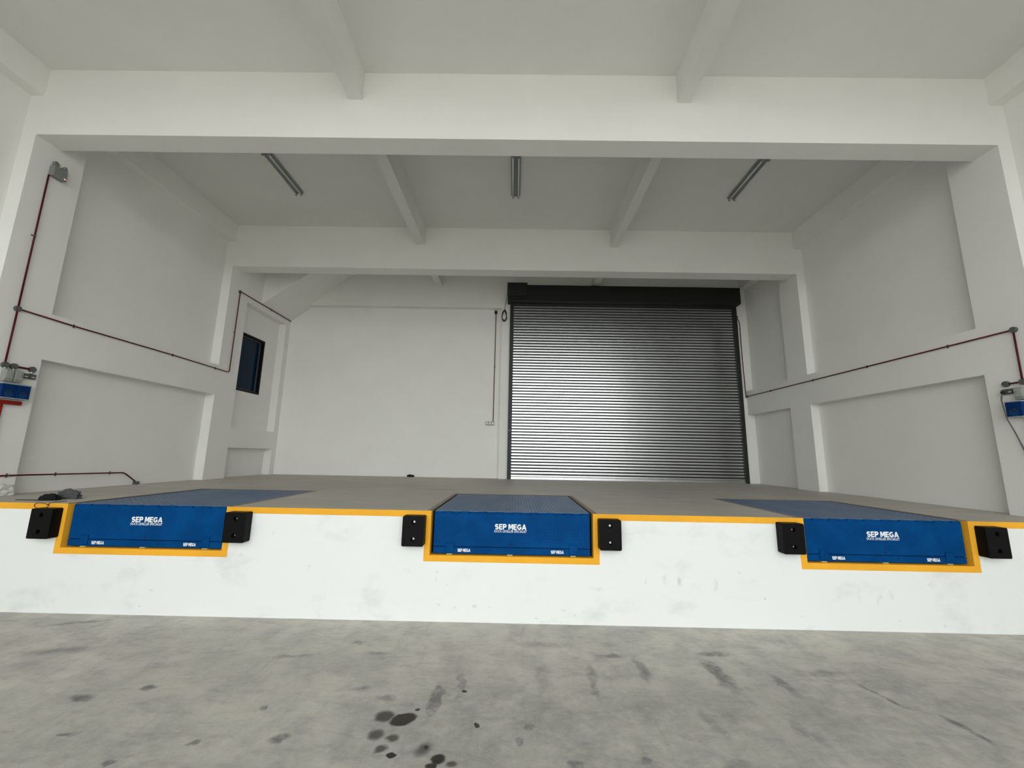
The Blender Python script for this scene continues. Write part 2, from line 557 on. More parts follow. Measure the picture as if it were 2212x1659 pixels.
# yellow painted edge on the dock face: level runs, then a U round each pit
HW, TK = 0.073, 0.004
n = 0
for i in range(0, len(xs) - 1, 2):
    n += 1
    b = MB()
    b.box(xs[i], xs[i + 1], -TK, 0.0, H - HW, H + 0.0015)
    struct(b.build('trim_%d' % n, M['yellow']))
for xc in PITS:
    n += 1
    b = MB()
    zb = H - PIT_H
    b.box(xc - PIT_W - HW, xc + PIT_W + HW, -TK, 0.0, zb - HW, zb)
    for s in (-1, 1):
        xa, xb = sorted((xc + s * PIT_W, xc + s * (PIT_W + HW)))
        b.box(xa, xb, -TK, 0.0, zb, H - HW)
    struct(b.build('trim_%d' % n, M['yellow']))
for xc in PITS:                                       # steel angle round the pit, flush with the floor
    n += 1
    b = MB()
    for s in (-1, 1):
        xa, xb = sorted((xc + s * (PIT_W - 0.006), xc + s * (PIT_W + 0.055)))
        b.box(xa, xb, 0.0, PIT_L, H, H + 0.003)
    b.box(xc - PIT_W, xc + PIT_W, PIT_L - 0.004, PIT_L + 0.045, H, H + 0.003)
    struct(b.build('trim_%d' % n, M['tan']))

# recessed side walls
b = MB()
b.box(RL - 0.4, RL, SIDE_Y, Y4, 0, ZC + 0.3)
WY0, WY1, WZ0, WZ1 = 5.15, 6.345, 3.535, 5.12
b.box(RL - 0.4, RL, Y4, WY0, 0, ZC + 0.3)
b.box(RL - 0.4, RL, WY1, YW + 0.5, 0, ZC + 0.3)
b.box(RL - 0.4, RL, WY0, WY1, 0, WZ0)
b.box(RL - 0.4, RL, WY0, WY1, WZ1, ZC + 0.3)
struct(b.build('wall_left', M['wall']))
b = MB()
b.box(RR, RR + 0.4, SIDE_Y, YW + 0.5, 0, ZC + 0.3)
struct(b.build('wall_right', M['wall']))
b = MB()
b.box(RL, RR, YW, YW + 0.4, H, ZC)
struct(b.build('wall_back', M['wall']))
b = MB()
b.box(RL, RR, CANOPY_Y, YW, ZC, ZC + 0.3)
struct(b.build('ceiling', M['ceiling']))


def sbox(name, *a):
    b = MB()
    b.box(*a)
    return struct(b.build(name, M['ceiling'] if name == 'joist' else M['wall']))


# columns
for y0, y1 in ((CANOPY_Y, CANOPY_Y + 0.69), (-4.26, -3.57), (YF, YC2), (Y3, Y4)):
    sbox('column', RL, XL, y0, y1, H if y0 > 0 else 0, ZC)
    sbox('column', XR, RR, y0, y1, H if y0 > 0 else 0, ZC)
sbox('column', RL, XL, YP - 0.02, YW, H, ZC)
b = MB()                                              # back wall frame: pilasters each side of the shutter and beam
b.box(XL, RR, YP, YW, ZB - 0.03, ZC)
b.box(-0.452, 0.3, YP, YW, H, ZB - 0.03)
b.box(6.5, RR, YP, YW, H, ZB - 0.03)
b.box(0.3, 6.5, YP + 0.02, YW, H, ZB - 0.03)
struct(b.build('wall_back_frame', M['wall']))
# cross beams
sbox('beam', XL, XR, YF, YB, ZB, ZC)
sbox('beam', XL, XR, Y3, YB2, ZB, ZC)
# edge beams along the side walls
for y0, y1 in ((-3.57, YF), (YC2, Y3)):
    sbox('edge_beam', RL, XL - 0.012, y0, y1, ZJ + 0.01, ZC)
for y0, y1 in ((-3.57, YF), (YC2, Y3), (Y4, YP)):
    sbox('edge_beam', XR - 0.01, RR, y0, y1, ZJ + 0.01, ZC)
sbox('edge_beam', RL, XL, Y4, YP - 0.02, 5.86, ZC)
# tie beams
sbox('tie_beam', RL, XL, YC2, Y3, T0, T1)
sbox('tie_beam', XR, RR, YC2, Y3, T0, T1)
sbox('tie_beam', XR, RR, Y4, YP, T0, T1)
sbox('tie_beam', RL, XL, Y4, YP - 0.02, U0, U1)
# ceiling joists
for y0, y1 in ((CANOPY_Y, YF), (YB, Y3), (YB2, YP)):
    sbox('joist', -2.575, -2.36, y0, y1, ZJ, ZC)
    sbox('joist', 2.365, 2.555, y0, y1, ZJ, ZC)
# underside of the stair flight that crosses the back left corner
b = MB()
zs = 6.045
xe = XL + (ZC - zs) / SLOPE
b.extrude_profile([(XL, zs), (xe, ZC), (XL, ZC)], (1, 0, 0), (0, 0, 1), (0, 5.65, 0), (0, 1, 0), YW - 5.65)
struct(b.build('stair_soffit', M['wall']))

# window in the left wall
w = struct(thing('window_1', 'black framed window with dark blue glass high in the left wall', 'window', (RL, (WY0 + WY1) / 2, WZ0)))
cy = (WY0 + WY1) / 2
b = MB()
fw, dp = 0.05, 0.12
for a in ((WY0, WY1, WZ1 - fw, WZ1), (WY0, WY1, WZ0, WZ0 + fw), (WY0, WY0 + fw, WZ0 + fw, WZ1 - fw), (WY1 - fw, WY1, WZ0 + fw, WZ1 - fw)):
    b.box(-dp, 0.012, a[0] - cy, a[1] - cy, a[2] - WZ0, a[3] - WZ0)
b.build('window_frame', M['frame'], w)
b = MB()
for a in ((WY0 + fw, WY1 - fw, WZ1 - fw - .03, WZ1 - fw), (WY0 + fw, WY1 - fw, WZ0 + fw, WZ0 + fw + .03),
          (WY0 + fw, WY0 + fw + .03, WZ0 + fw + .03, WZ1 - fw - .03), (WY1 - fw - .03, WY1 - fw, WZ0 + fw + .03, WZ1 - fw - .03)):
    b.box(-dp + 0.005, -dp + 0.05, a[0] - cy, a[1] - cy, a[2] - WZ0, a[3] - WZ0)
b.build('sash', M['box_grey'], w)
b = MB()
b.box(-dp + 0.015, -dp + 0.025, WY0 + fw + .02 - cy, WY1 - fw - .02 - cy, fw + .02, WZ1 - WZ0 - fw - .02)
b.build('glass_pane', M['pane'], w)


# ------------------------------------------------------------------ dock levellers
def lettering(name, text, width, height, parent, loc, bold=0.0, mat=None):
    cu = bpy.data.curves.new(name, 'FONT')
    cu.body = text
    cu.align_x = 'CENTER'
    cu.size = 1.0
    cu.offset = bold
    cu.extrude = 0.0
    cu.resolution_u = 6
    tmp = bpy.data.objects.new('tmp_text', cu)
    COL.objects.link(tmp)
    bpy.context.view_layer.update()
    dg = bpy.context.evaluated_depsgraph_get()
    me = bpy.data.meshes.new_from_object(tmp.evaluated_get(dg))
    bpy.data.objects.remove(tmp)
    bpy.data.curves.remove(cu)
    xs_ = [v.co.x for v in me.vertices]
    ys_ = [v.co.y for v in me.vertices]
    x0, x1, y0, y1 = min(xs_), max(xs_), min(ys_), max(ys_)
    for v in me.vertices:                             # upright, facing the yard
        v.co = Vector(((v.co.x - (x0 + x1) / 2) * width / (x1 - x0), 0, (v.co.y - y0) * height / (y1 - y0)))
    bm = bmesh.new()
    bm.from_mesh(me)
    fs = list(bm.faces)
    ret = bmesh.ops.extrude_face_region(bm, geom=fs)
    bmesh.ops.translate(bm, vec=(0, -0.0015, 0), verts=[q for q in ret['geom'] if isinstance(q, bmesh.types.BMVert)])
    bmesh.ops.recalc_face_normals(bm, faces=bm.faces)
    bm.to_mesh(me)
    bm.free()
    me.name = name
    me.materials.clear()
    me.materials.append(mat or M['white_letter'])
    o = bpy.data.objects.new(name, me)
    COL.objects.link(o)
    o.parent = parent
    o.location = loc
    return o


def block_letters(name, width, height, parent, loc):
    """SEP MEGA in heavy wide capitals, flat on a plate that faces the yard"""
    t = 0.23

    def ribbon(path):
        pts = [Vector((p[0], p[1])) for p in path]
        L_, R_ = [], []
        for i, p in enumerate(pts):
            d = (pts[min(i + 1, len(pts) - 1)] - pts[max(i - 1, 0)]).normalized()
            nn = Vector((-d.y, d.x)) * t / 2
            L_.append(p + nn)
            R_.append(p - nn)
        return [(L_[i], L_[i + 1], R_[i + 1], R_[i]) for i in range(len(pts) - 1)]

    def rect(x0, x1, y0, y1):
        return [((x0, y0), (x1, y0), (x1, y1), (x0, y1))]

    def arc(cx, cy, rx, ry, a0, a1, n_=9):
        return [(cx + rx * math.cos(R(a0 + (a1 - a0) * k / n_)), cy + ry * math.sin(R(a0 + (a1 - a0) * k / n_))) for k in range(n_ + 1)]
    h = t / 2
    ry = (1 - t) / 4
    G_S = ribbon(arc(.40, 1 - h - ry, .29, ry, 25, 270) + arc(.40, h + ry, .29, ry, 90, -155))
    G_E = rect(0, t, 0, 1) + rect(t, .70, 0, t * .9) + rect(t, .66, .5 - t * .42, .5 + t * .42) + rect(t, .70, 1 - t * .9, 1)
    G_P = rect(0, t, 0, 1) + ribbon([(t, 1 - h)] + arc(.47, .68, .20, .32 - h, 90, -90) + [(t, .36 + h)])
    G_M = rect(0, t, 0, 1) + rect(.77, 1.0, 0, 1) + [((t * .6, 1), (t * 1.4, 1), (.60, .18), (.40, .18))] + [((1 - t * 1.4, 1), (1 - t * .6, 1), (.60, .18), (.40, .18))]
    G_G = ribbon(arc(.47, .5, .47 - h, .5 - h, 42, 330, 18)) + rect(.50, .90, .34, .34 + t * .85) + rect(.90 - t, .90, .12, .40)
    G_A = [((.0, 0), (t * 1.08, 0), (.62, 1), (.36, 1)), ((.98 - t * 1.08, 0), (.98, 0), (.62, 1), (.36, 1))] + rect(.22, .76, .18, .18 + t * .8)
    x = 0.0
    quads = []
    for glyph, adv in ((G_S, .80), (G_E, .72), (G_P, .80), (None, .30), (G_M, 1.0), (G_E, .70), (G_G, .90), (G_A, .98)):
        if glyph:
            quads += [[(x + p[0], p[1]) for p in q] for q in glyph]
        x += adv + (0.09 if glyph else 0)
    total = x - 0.09
    b = MB()
    for q in quads:
        f = b.face([((p[0] - total / 2) * width / total, 0, p[1] * height) for p in q])
        r_ = bmesh.ops.extrude_face_region(b.bm, geom=[f])
        bmesh.ops.translate(b.bm, vec=(0, -0.0015, 0), verts=[v for v in r_['geom'] if isinstance(v, bmesh.types.BMVert)])
    return b.build(name, M['white_letter'], parent, loc)


def studs(b, nx, ny, org, du, dv, nrm, size=0.016, hgt=0.0022, skip=None, mi=0):
    """raised lozenges of checker plate, alternating in direction"""
    du, dv, nrm, org = Vector(du), Vector(dv), Vector(nrm), Vector(org)
    eu, ev = du.normalized(), dv.normalized()
    for i in range(nx):
        for j in range(ny):
            c = org + du * i + dv * j
            if skip and skip(c):
                continue
            s = 1 if (i + j) % 2 else -1
            a = (eu + ev * s).normalized()
            p = (eu - ev * s).normalized()
            q = [b.bm.verts.new(c + a * size), b.bm.verts.new(c + p * size * .34), b.bm.verts.new(c - a * size), b.bm.verts.new(c - p * size * .34)]
            t0 = b.bm.verts.new(c + nrm * hgt + a * size * .5)
            t1 = b.bm.verts.new(c + nrm * hgt - a * size * .5)
            for vs in ((q[0], q[1], t0), (q[1], t1, t0), (q[1], q[2], t1), (q[2], q[3], t1), (q[3], t0, t1), (q[3], q[0], t0)):
                f = b.bm.faces.new(vs)
                f.material_index = mi


def make_leveller():
    """origin on the pit floor at the dock face, x = centre of the pit"""
    root = thing('dock_leveller', '', 'dock leveller')
    z1 = PIT_H - 0.004                                # deck level
    W = 0.966
    yl = 0.042                                        # front of the lip
    b = MB()
    b.box(-W, W, yl + 0.03, PIT_L - 0.02, z1 - 0.014, z1)
    studs(b, 46, 52, (-W + 0.04, yl + 0.07, z1), (0.042, 0, 0), (0, 0.041, 0), (0, 0, 1))
    deck = b.build('deck_plate', M['deck'], root)
    b = MB()                                          # frame under the deck
    for x in (-W + .005, -.62, -.31, 0, .31, .62, W - .045):
        b.box(x, x + 0.04, yl + 0.09, PIT_L - 0.05, z1 - 0.13, z1 - 0.014)
    b.box(-W, W, yl + 0.055, yl + 0.09, z1 - 0.16, z1 - 0.014)
    b.build('deck_frame', M['black_steel'], root)
    # lip: hanging plate with checker pattern
    b = MB()
    zb = z1 - 0.418
    b.box(-W, W, yl, yl + 0.018, zb, z1 - 0.024, bevel=0.003)
    def over(c):
        return (-.235 < c.x < .225 and .255 < c.z < .40) or c.z < zb + .03
    studs(b, 46, 10, (-W + 0.022, yl, zb + 0.025), (0.042, 0, 0), (0, 0, 0.0395), (0, -1, 0), skip=over)
    lip = b.build('lip_plate', M['blue'], root)
    block_letters('lettering', 0.390, 0.066, lip, (-0.015, yl - 0.0006, 0.306))
    lettering('lettering', 'DOCK LEVELLER SPECIALIST', 0.402, 0.029, lip, (-0.015, yl - 0.0006, 0.271), 0.006)
    b = MB()
    b.cyl((-0.009, yl - 0.0008, 0.13), (0, 1, 0), 0.012, 0.004, 16)
    b.build('bolt_hole', M['hole'], lip)
    # hinge knuckles
    b = MB()
    nk = 18
    for k in range(nk):
        xa = -W + k * 2 * W / nk
        r = 0.0155 if k % 2 else 0.0125
        b.cyl((xa + 0.002, yl + 0.015, z1 - 0.018), (1, 0, 0), r, 2 * W / nk - 0.004, 12)
    b.build('hinge', M['blue'], root)
    # toe beam below the lip
    b = MB()
    b.box(-W, W, yl, yl + 0.06, 0.012, zb - 0.006, bevel=0.004)
    b.box(-W, W, yl - 0.005, yl + 0.002, zb - 0.022, zb - 0.008, bevel=0.002)
    beam = b.build('toe_beam', M['blue'], root)
    for x in (-0.586, 0.563):
        block_letters('lettering', 0.157, 0.038, beam, (x, yl - 0.0006, 0.034))
    b = MB()
    b.cyl((0.142, yl - 0.001, 0.056), (0, 1, 0), 0.009, 0.004, 16)
    b.build('bolt_hole', M['hole'], beam)
    for x in (-0.762, 0.760):                         # lip keeper pads
        b = MB()
        b.box(x - 0.05, x + 0.05, yl - 0.012, yl - 0.0005, 0.030, 0.134, bevel=0.004)
        b.box(x - 0.05, x + 0.05, yl - 0.016, yl - 0.0005, 0.132, 0.142, bevel=0.002)
        b.build('lip_keeper', M['blue'], root)
    for x in (-0.765, -0.02, 0.758):
        b = MB()
        b.box(x - 0.034, x + 0.034, yl - 0.004, yl + 0.05, 0.0, 0.013, bevel=0.002)
        b.build('foot_lug', M['brass'], root)
    return root


LEV_LABELS = ('blue steel dock leveller beside the pile of dark jackets, left of three',
              "blue dock leveller at the middle of the dock, in front of the shutter's left edge",
              'blue steel dock leveller at the right end, nearest the wall with the long red conduit')
proto = make_leveller()
levs = [proto] + [copy_tree(proto) for _ in range(2)]
for o, xc, lb in zip(levs, PITS, LEV_LABELS):
    o.location = (xc, 0, H - PIT_H)
    tag(o, lb, 'dock leveller', 'dock levellers set in the dock edge')


# ------------------------------------------------------------------ rubber bumpers
def make_bumper():
    """origin at the wall, centre of the bottom edge; 0.262 wide, 0.352 tall, 0.12 deep"""
    w, h, d, r = 0.262, 0.352, 0.12, 0.026
    root = thing('dock_bumper', '', 'bumper')
    bm = bmesh.new()
    c = 0.012
    outer = [(-w / 2 + c, -d, 0), (w / 2 - c, -d, 0), (w / 2, -d, c), (w / 2, -d, h - c), (w / 2 - c, -d, h), (-w / 2 + c, -d, h), (-w / 2, -d, h - c), (-w / 2, -d, c)]
    ov = [bm.verts.new(p) for p in outer]
    es = [bm.edges.new((ov[i], ov[(i + 1) % 8])) for i in range(8)]
    circ = []
    for zc in (0.082, 0.278):
        cv = [bm.verts.new((r * math.cos(t), -d, zc + r * math.sin(t))) for t in [k * 2 * math.pi / 20 for k in range(20)]]
        es += [bm.edges.new((cv[i], cv[(i + 1) % 20])) for i in range(20)]
        circ.append(cv)
    bmesh.ops.triangle_fill(bm, use_beauty=True, use_dissolve=False, edges=es)
    bk = [bm.verts.new((p[0], 0, p[2])) for p in outer]
    for i in range(8):
        bm.faces.new((ov[i], ov[(i + 1) % 8], bk[(i + 1) % 8], bk[i]))
    bm.faces.new(bk)
    for cv in circ:
        inn = [bm.verts.new((v.co.x * .8, -d + 0.045, v.co.z)) for v in cv]
        for i in range(20):
            bm.faces.new((cv[i], cv[(i + 1) % 20], inn[(i + 1) % 20], inn[i]))
        bm.faces.new(inn)
    bx = MB()
    bx.bm.free()
    bx.bm = bm
    bx.build('rubber_block', M['rubber'], root)
    for zc in (0.082, 0.278):
        b = MB()
        b.cyl((0.003, -d + 0.044, zc + 0.002), (0, -1, 0), 0.013, 0.004, 20)
        b.cyl((0.003, -d + 0.040, zc + 0.002), (0, -1, 0), 0.0085, 0.012, 6)
        b.build('anchor_bolt', M['bolt'], root)
    return root


BUMPERS = ((-5.735, 'black rubber dock bumper below the dark jackets and hanging cord'),
           (-3.355, 'black rubber dock bumper against the right side of the leveller nearest the jackets'),
           (-1.19, 'black rubber dock bumper just left of the middle blue leveller'),
           (1.185, 'black rubber dock bumper just right of the middle blue leveller'),
           (3.37, 'black rubber dock bumper overlapping the left edge of the rightmost leveller'),
           (5.785, 'black rubber dock bumper at the far right end of the dock'))
proto = make_bumper()
for i, (x, lb) in enumerate(BUMPERS):
    o = proto if i == 0 else copy_tree(proto)
    o.location = (x, -TK - 0.0005, 0.868)
    tag(o, lb, 'bumper', 'rubber bumpers along the dock face')

# ------------------------------------------------------------------ roller shutter
SX0, SX1 = -0.195, 6.84
sh = thing('roller_shutter', 'tall closed silver roller shutter with charcoal hood on the back wall', 'roller shutter', (SX0, YP, H))
b = MB()
pitch, base = 0.0878, 0.075
nsl = int((6.68 - H - base) / pitch)
yc_ = -0.03
for k in range(nsl):
    z = base + k * pitch
    face = [(yc_ + 0.004, z + 0.000), (yc_ - 0.006, z + 0.001)]
    for t in range(7):
        u = t / 6
        face.append((yc_ - 0.010 - 0.0007 * math.sin(math.pi * u), z + 0.004 + u * 0.045))
    face += [(yc_ - 0.006, z + 0.052), (yc_ + 0.004, z + 0.053)]
    b.extrude_profile(face, (0, 1, 0), (0, 0, 1), (0.08, 0, 0), (1, 0, 0), SX1 - SX0 - 0.16, closed=True, caps=False)
    # joint between two slats, set back, its groove shade put in as charcoal
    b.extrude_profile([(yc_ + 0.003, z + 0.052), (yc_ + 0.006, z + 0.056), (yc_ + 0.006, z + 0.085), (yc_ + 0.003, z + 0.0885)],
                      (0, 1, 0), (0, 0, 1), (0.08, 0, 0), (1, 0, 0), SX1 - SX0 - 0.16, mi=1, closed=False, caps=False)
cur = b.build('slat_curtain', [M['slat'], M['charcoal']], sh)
for f in cur.data.polygons:
    f.use_smooth = False
b = MB()
b.box(0.09, SX1 - SX0 - 0.09, -0.055, -0.012, 0.0, 0.072, bevel=0.006)
b.build('bottom_bar', M['slat'], sh)
for x in (0.0, SX1 - SX0 - 0.115):
    b = MB()
    b.box(x, x + 0.115, -0.085, -0.001, 0, 5.42, bevel=0.006)
    gd = b.build('guide_rail', M['charcoal'], sh)
    if x == 0:
        bb = MB()
        bb.box(0.02, 0.08, -0.1, -0.084, 1.38, 1.45, bevel=0.004)
        bb.build('lock', M['box_grey'], gd)
b = MB()
hx0, hx1 = -0.275 - SX0, 6.845 - SX0
b.extrude_profile([(-0.001, 5.36), (-0.335, 5.36), (-0.35, 5.375), (-0.35, 5.865), (-0.335, 5.88), (-0.001, 5.88)], (0, 1, 0), (0, 0, 1), (hx0, 0, 0), (1, 0, 0), hx1 - hx0)
b.build('hood', M['charcoal_hood'], sh)
b = MB()
b.box(hx0 + .08, hx1 - .08, -0.12, -0.06, 5.325, 5.362, bevel=0.004)
b.build('hood_lintel', M['charcoal'], sh)
b = MB()
b.box(hx0 - 0.012, hx0 + 0.60, -0.43, -0.352, 5.50, 5.915, bevel=0.014)
b.build('motor_cover', M['charcoal'], sh)

# coil of control cable beside the shutter
ck = thing('cable_coil', 'coil of black control cable hung beside the shutter hood, tail running up to it', 'cable', (-0.37, YP - 0.02, 6.02))
b = MB()
rnd = random.Random(3)
pts = []
turns, per = 4, 26
for i in range(turns * per):
    t = i / per * 2 * math.pi
    k = 0.85 + 0.15 * math.sin(i * 0.21)
    pinch = 0.55 + 0.45 * (0.5 - 0.5 * math.sin(t))
    pts.append((0.10 * k * pinch * math.cos(t) + 0.006 * math.sin(i * .37), -0.012 - 0.008 * (i / per), 0.23 + 0.195 * k * math.sin(t)))
b.tube(pts, 0.0085, 7)
b.build('coil', M['black_cable'], ck)
b = MB()
b.tube([(0, -0.03, 0.42), (0.02, -0.03, 0.58), (0.06, -0.05, 0.80), (0.085, -0.06, 0.98), (0.10, -0.10, 1.08), (0.125, -0.2, 1.12)], 0.007, 7)
b.build('tail', M['black_cable'], ck)


# ------------------------------------------------------------------ conduits and switchgear
def round_box(b, c, axis, r=0.040, d=0.034, mi=0):
    b.cyl(c, axis, r, d, 20, mi)
    a = Vector(axis)
    b.cyl(Vector(c) + a * d, axis, r * 0.92, 0.006, 20, mi)


def conduit(label, runs, boxes, clips, axis, base, r=0.0112, name='conduit', spurs=()):
    """runs: polylines; boxes/clips: points on the wall; axis: away from the wall"""
    root = thing(name, label, 'conduit', base)
    o = Vector(base)
    a = Vector(axis)
    for pl in runs:
        b = MB()
        b.tube([Vector(p) - o for p in bend(pl)], r, 10)
        b.build('pipe', M['red_pipe'], root)
    for p in boxes:
        b = MB()
        round_box(b, Vector(p) - o, a)
        for d in spurs:
            pass
        b.build('junction_box', M['box_grey'], root)
    for p, d in clips:
        b = MB()
        q = Vector(p) - o
        b.cyl(q + a * 0.022 - Vector(d) * 0.009, d, r + 0.006, 0.018, 12)
        s = a.cross(Vector(d))
        b.extrude_profile([(-0.03, 0), (0.03, 0), (0.03, 0.006), (-0.03, 0.006)], s, a, q - Vector(d) * 0.009, d, 0.018)
        b.build('pipe_clip', M['clip'], root)
    return root


PX = 0.022
xl, xr = XL + PX, XR - PX
Yd, Zd = (0, 1, 0), (0, 0, 1)
conduit('red conduit rising from the switchgear to the twin emergency lamp on the left column',
        [[(xl, 0.30, 3.12), (xl, 0.30, 3.88)], [(xl, 0.30, 3.95), (xl, 0.292, 6.06)]],
        [], [((XL, 0.295, 5.05), Zd)], (1, 0, 0), (XL, 0.30, 3.09))
conduit('long red conduit along the left tie beam, climbing to the back corner above the window',
        [[(xl, 0.33, 3.915), (xl, 1.08, 3.90), (xl, 3.0, 3.90), (xl, 4.72, 3.875), (xl, 4.72, 6.0)],
         [(xl, 4.74, 6.02), (xl, 6.1, 6.02), (xl, 7.15, 6.02)]],
        [(XL, 0.302, 3.917), (XL, 4.72, 6.01)],
        [((XL, 1.075, 3.90), Yd), ((XL, 3.02, 3.90), Yd), ((XL, 4.25, 3.882), Yd), ((XL, 4.72, 4.913), Zd), ((XL, 6.107, 6.02), Yd)],
        (1, 0, 0), (XL, 0.302, 3.90))
conduit('low red conduit near the dock floor on the left, ending in a small grey box',
        [[(xl, -0.1, 1.555), (xl, 0.75, 1.55), (RL + 0.03, 2.60, 1.505), (RL + 0.03, 2.87, 1.32)]],
        [], [((XL, 0.624, 1.551), Yd), ((XL - 0.055, 1.30, 1.537), Yd), ((XL - 0.17, 2.30, 1.513), Yd)], (1, 0, 0), (XL, 0.6, 1.5))
lowc = [o for o in COL.objects if o.name.startswith('conduit') and o.parent is None][-1]
b = MB()
b.box(RL - XL + 0.0, RL - XL + 0.06, 2.84 - .6, 2.93 - .6, H - 1.5 + 0.001, 1.325 - 1.5, bevel=0.006)
b.build('end_box', M['box_grey'], lowc)
conduit('long red conduit along the right tie beam, climbing beside the shutter at its far end',
        [[(xr, 0.31, 3.822), (xr, 2.7, 3.82), (xr, 6.90, 3.818)], [(xr, 0.283, 3.79), (xr, 0.289, 3.11)],
         [(6.955, YP - PX, 3.84), (6.935, YP - PX, 5.0), (6.935, YP - PX, 6.16), (6.862, YP - PX, 6.30)],
         [(xr, 0.32, 3.085), (xr, 0.46, 3.085)]],
        [(XR, 0.280, 3.824), (XR, 6.93, 3.818), (XR, 0.289, 3.085), (XR, 0.485, 3.087)],
        [((XR, 1.172, 3.822), Yd), ((XR, 2.699, 3.82), Yd), ((XR, 4.189, 3.82), Yd), ((XR, 5.784, 3.818), Yd)], (-1, 0, 0), (XR, 0.28, 3.8))
rightc = [o for o in COL.objects if o.name.startswith('conduit') and o.parent is None][-1]
b = MB()
round_box(b, Vector((6.858, YP, 6.315)) - Vector((XR, 0.28, 3.8)), (0, -1, 0), 0.032, 0.05)
b.build('junction_box', M['box_grey'], rightc)
back = conduit('vertical red conduit on the back wall panel left of the shutter',
               [[(-0.645, YW - PX, 6.40), (-0.655, YW - PX, 2.95)]], [], [((-0.65, YW, 4.66), Zd)], (0, -1, 0), (-0.65, YW, 2.95))
b = MB()
b.box(-0.045, 0.045, -0.055, 0, 3.43, 3.53, bevel=0.005)
b.build('end_box', M['black_steel'], back)


def socket(name, label, cat, loc, rotz, gangs, gang_w, h, case, plate, group=None):
    """surface socket; local x along the wall, -y out of it"""
    root = thing(name, label, cat, loc, group)
    root.rotation_euler = (0, 0, rotz)
    w_ = gangs * gang_w
    b = MB()
    b.box(-w_ / 2, w_ / 2, -0.042, 0, 0, h, bevel=0.006)
    b.build('back_box', case, root)
    for k in range(gangs):
        xc = -w_ / 2 + gang_w * (k + .5)
        b = MB()
        b.box(xc - gang_w * .40, xc + gang_w * .40, -0.048, -0.041, h * .12, h * .88, bevel=0.003)
        p = b.build('face_plate', plate, root)
        b = MB()
        b.box(xc - gang_w * .22, xc + gang_w * .22, -0.052, -0.047, h * .28, h * .44, bevel=0.001)
        b.build('rocker_switch', M['pale_plate'], p)
    return root


def isolator(label, loc, rotz, w_, h, group=None):
    root = thing('isolator_switch', label, 'switch', loc, group)
    root.rotation_euler = (0, 0, rotz)
    b = MB()
    b.box(-w_ / 2, w_ / 2, -0.065, 0, 0, h, bevel=0.008)
    b.build('enclosure', M['light_grey'], root)
    b = MB()
    b.box(-w_ * .44, w_ * .44, -0.074, -0.064, h * .22, h * .94, bevel=0.004)
    b.build('cover', M['clear_cover'], root)
    b = MB()
    b.cyl((0, -0.073, h * .58), (0, -1, 0), w_ * .22, 0.006, 18)
    b.box(-w_ * .05, w_ * .05, -0.088, -0.078, h * .44, h * .72, bevel=0.002)
    b.build('rotary_handle', M['light_grey'], root)
    return root


def control_box(label, loc, rotz, w_, h, group=None):
    root = thing('control_box', label, 'control box', loc, group)
    root.rotation_euler = (0, 0, rotz)
    b = MB()
    b.box(-w_ / 2, w_ / 2, -0.10, 0, 0.012, h - 0.012, bevel=0.006)
    b.build('case', M['panel_blue'], root)
    b = MB()
    for za in (0.0, h - 0.014):
        b = MB()
        b.box(-w_ / 2, w_ / 2, -0.106, 0, za, za + 0.014)
        b.build('edge_trim', M['trim_grey'], root)
    b = MB()
    b.cyl((0, -0.100, h * .30), (0, -1, 0), w_ * .30, 0.003, 24)
    b.build('printed_disc', M['panel_light_blue'], root)
    b = MB()
    b.cyl((0, -0.099, h * .45), (0, -1, 0), w_ * .10, 0.02, 16)
    b.build('push_button', M['black_steel'], root)
    return root


LEFT, RIGHT = R(90), R(-90)                           # local -y turned away from the left / right wall
isolator('pale isolator box on the left column beside the grey double socket', (XL, 0.458, 2.862), LEFT, 0.10, 0.172)
isolator('pale isolator box at the left picture edge above the blue boxes', (XL, 0.345, 2.862), LEFT, 0.10, 0.172)
socket('double_socket', 'dark grey metal double socket on the left column above the blue boxes', 'socket', (XL, 0.601, 2.945), LEFT, 2, 0.087, 0.072, M['socket_grey'], M['box_grey'])
sw = thing('conduit', 'short red conduit linking three round grey boxes above the left sockets', 'conduit', (XL, 0.4, 3.09))
for y in (0.309, 0.41, 0.635):
    b = MB()
    round_box(b, (0, y - 0.4, 0), (1, 0, 0), 0.042, 0.034)
    b.build('junction_box', M['box_grey'], sw)
b = MB()
b.tube([(0.024, 0.309 - .4, 0), (0.024, 0.635 - .4, 0)], 0.013, 10)
b.build('pipe', M['red_pipe'], sw)
for y, z0, z1 in ((0.309, 3.06, 3.035), (0.41, 3.06, 3.035), (0.63, 3.06, 3.016)):
    b = MB()
    b.tube([(0.024, y - .4, z0 - 3.09), (0.024, y - .4, z1 - 3.09)], 0.014, 10)
    b.build('adaptor', M['chrome'], sw)
control_box('blue control box beneath the grey socket on the left column, its full front in view', (XL, 0.526, 2.622), LEFT, 0.163, 0.215)
control_box('blue control box at the left picture edge, cut off by the frame', (XL, 0.354, 2.622), LEFT, 0.170, 0.215)
rb = thing('cable_duct', 'bright red duct under the blue control boxes on the left column', 'duct', (XL, 0.4, 2.545))
b = MB()
b.box(0, 0.05, -0.18, 0.18, 0, 0.055, bevel=0.005)
b.build('duct_body', M['red_plastic'], rb)
b = MB()
b.tube([(0.022, -0.03, 0), (0.022, -0.03, -0.9)], 0.013, 10)
b.build('drop_pipe', M['red_plastic'], rb)

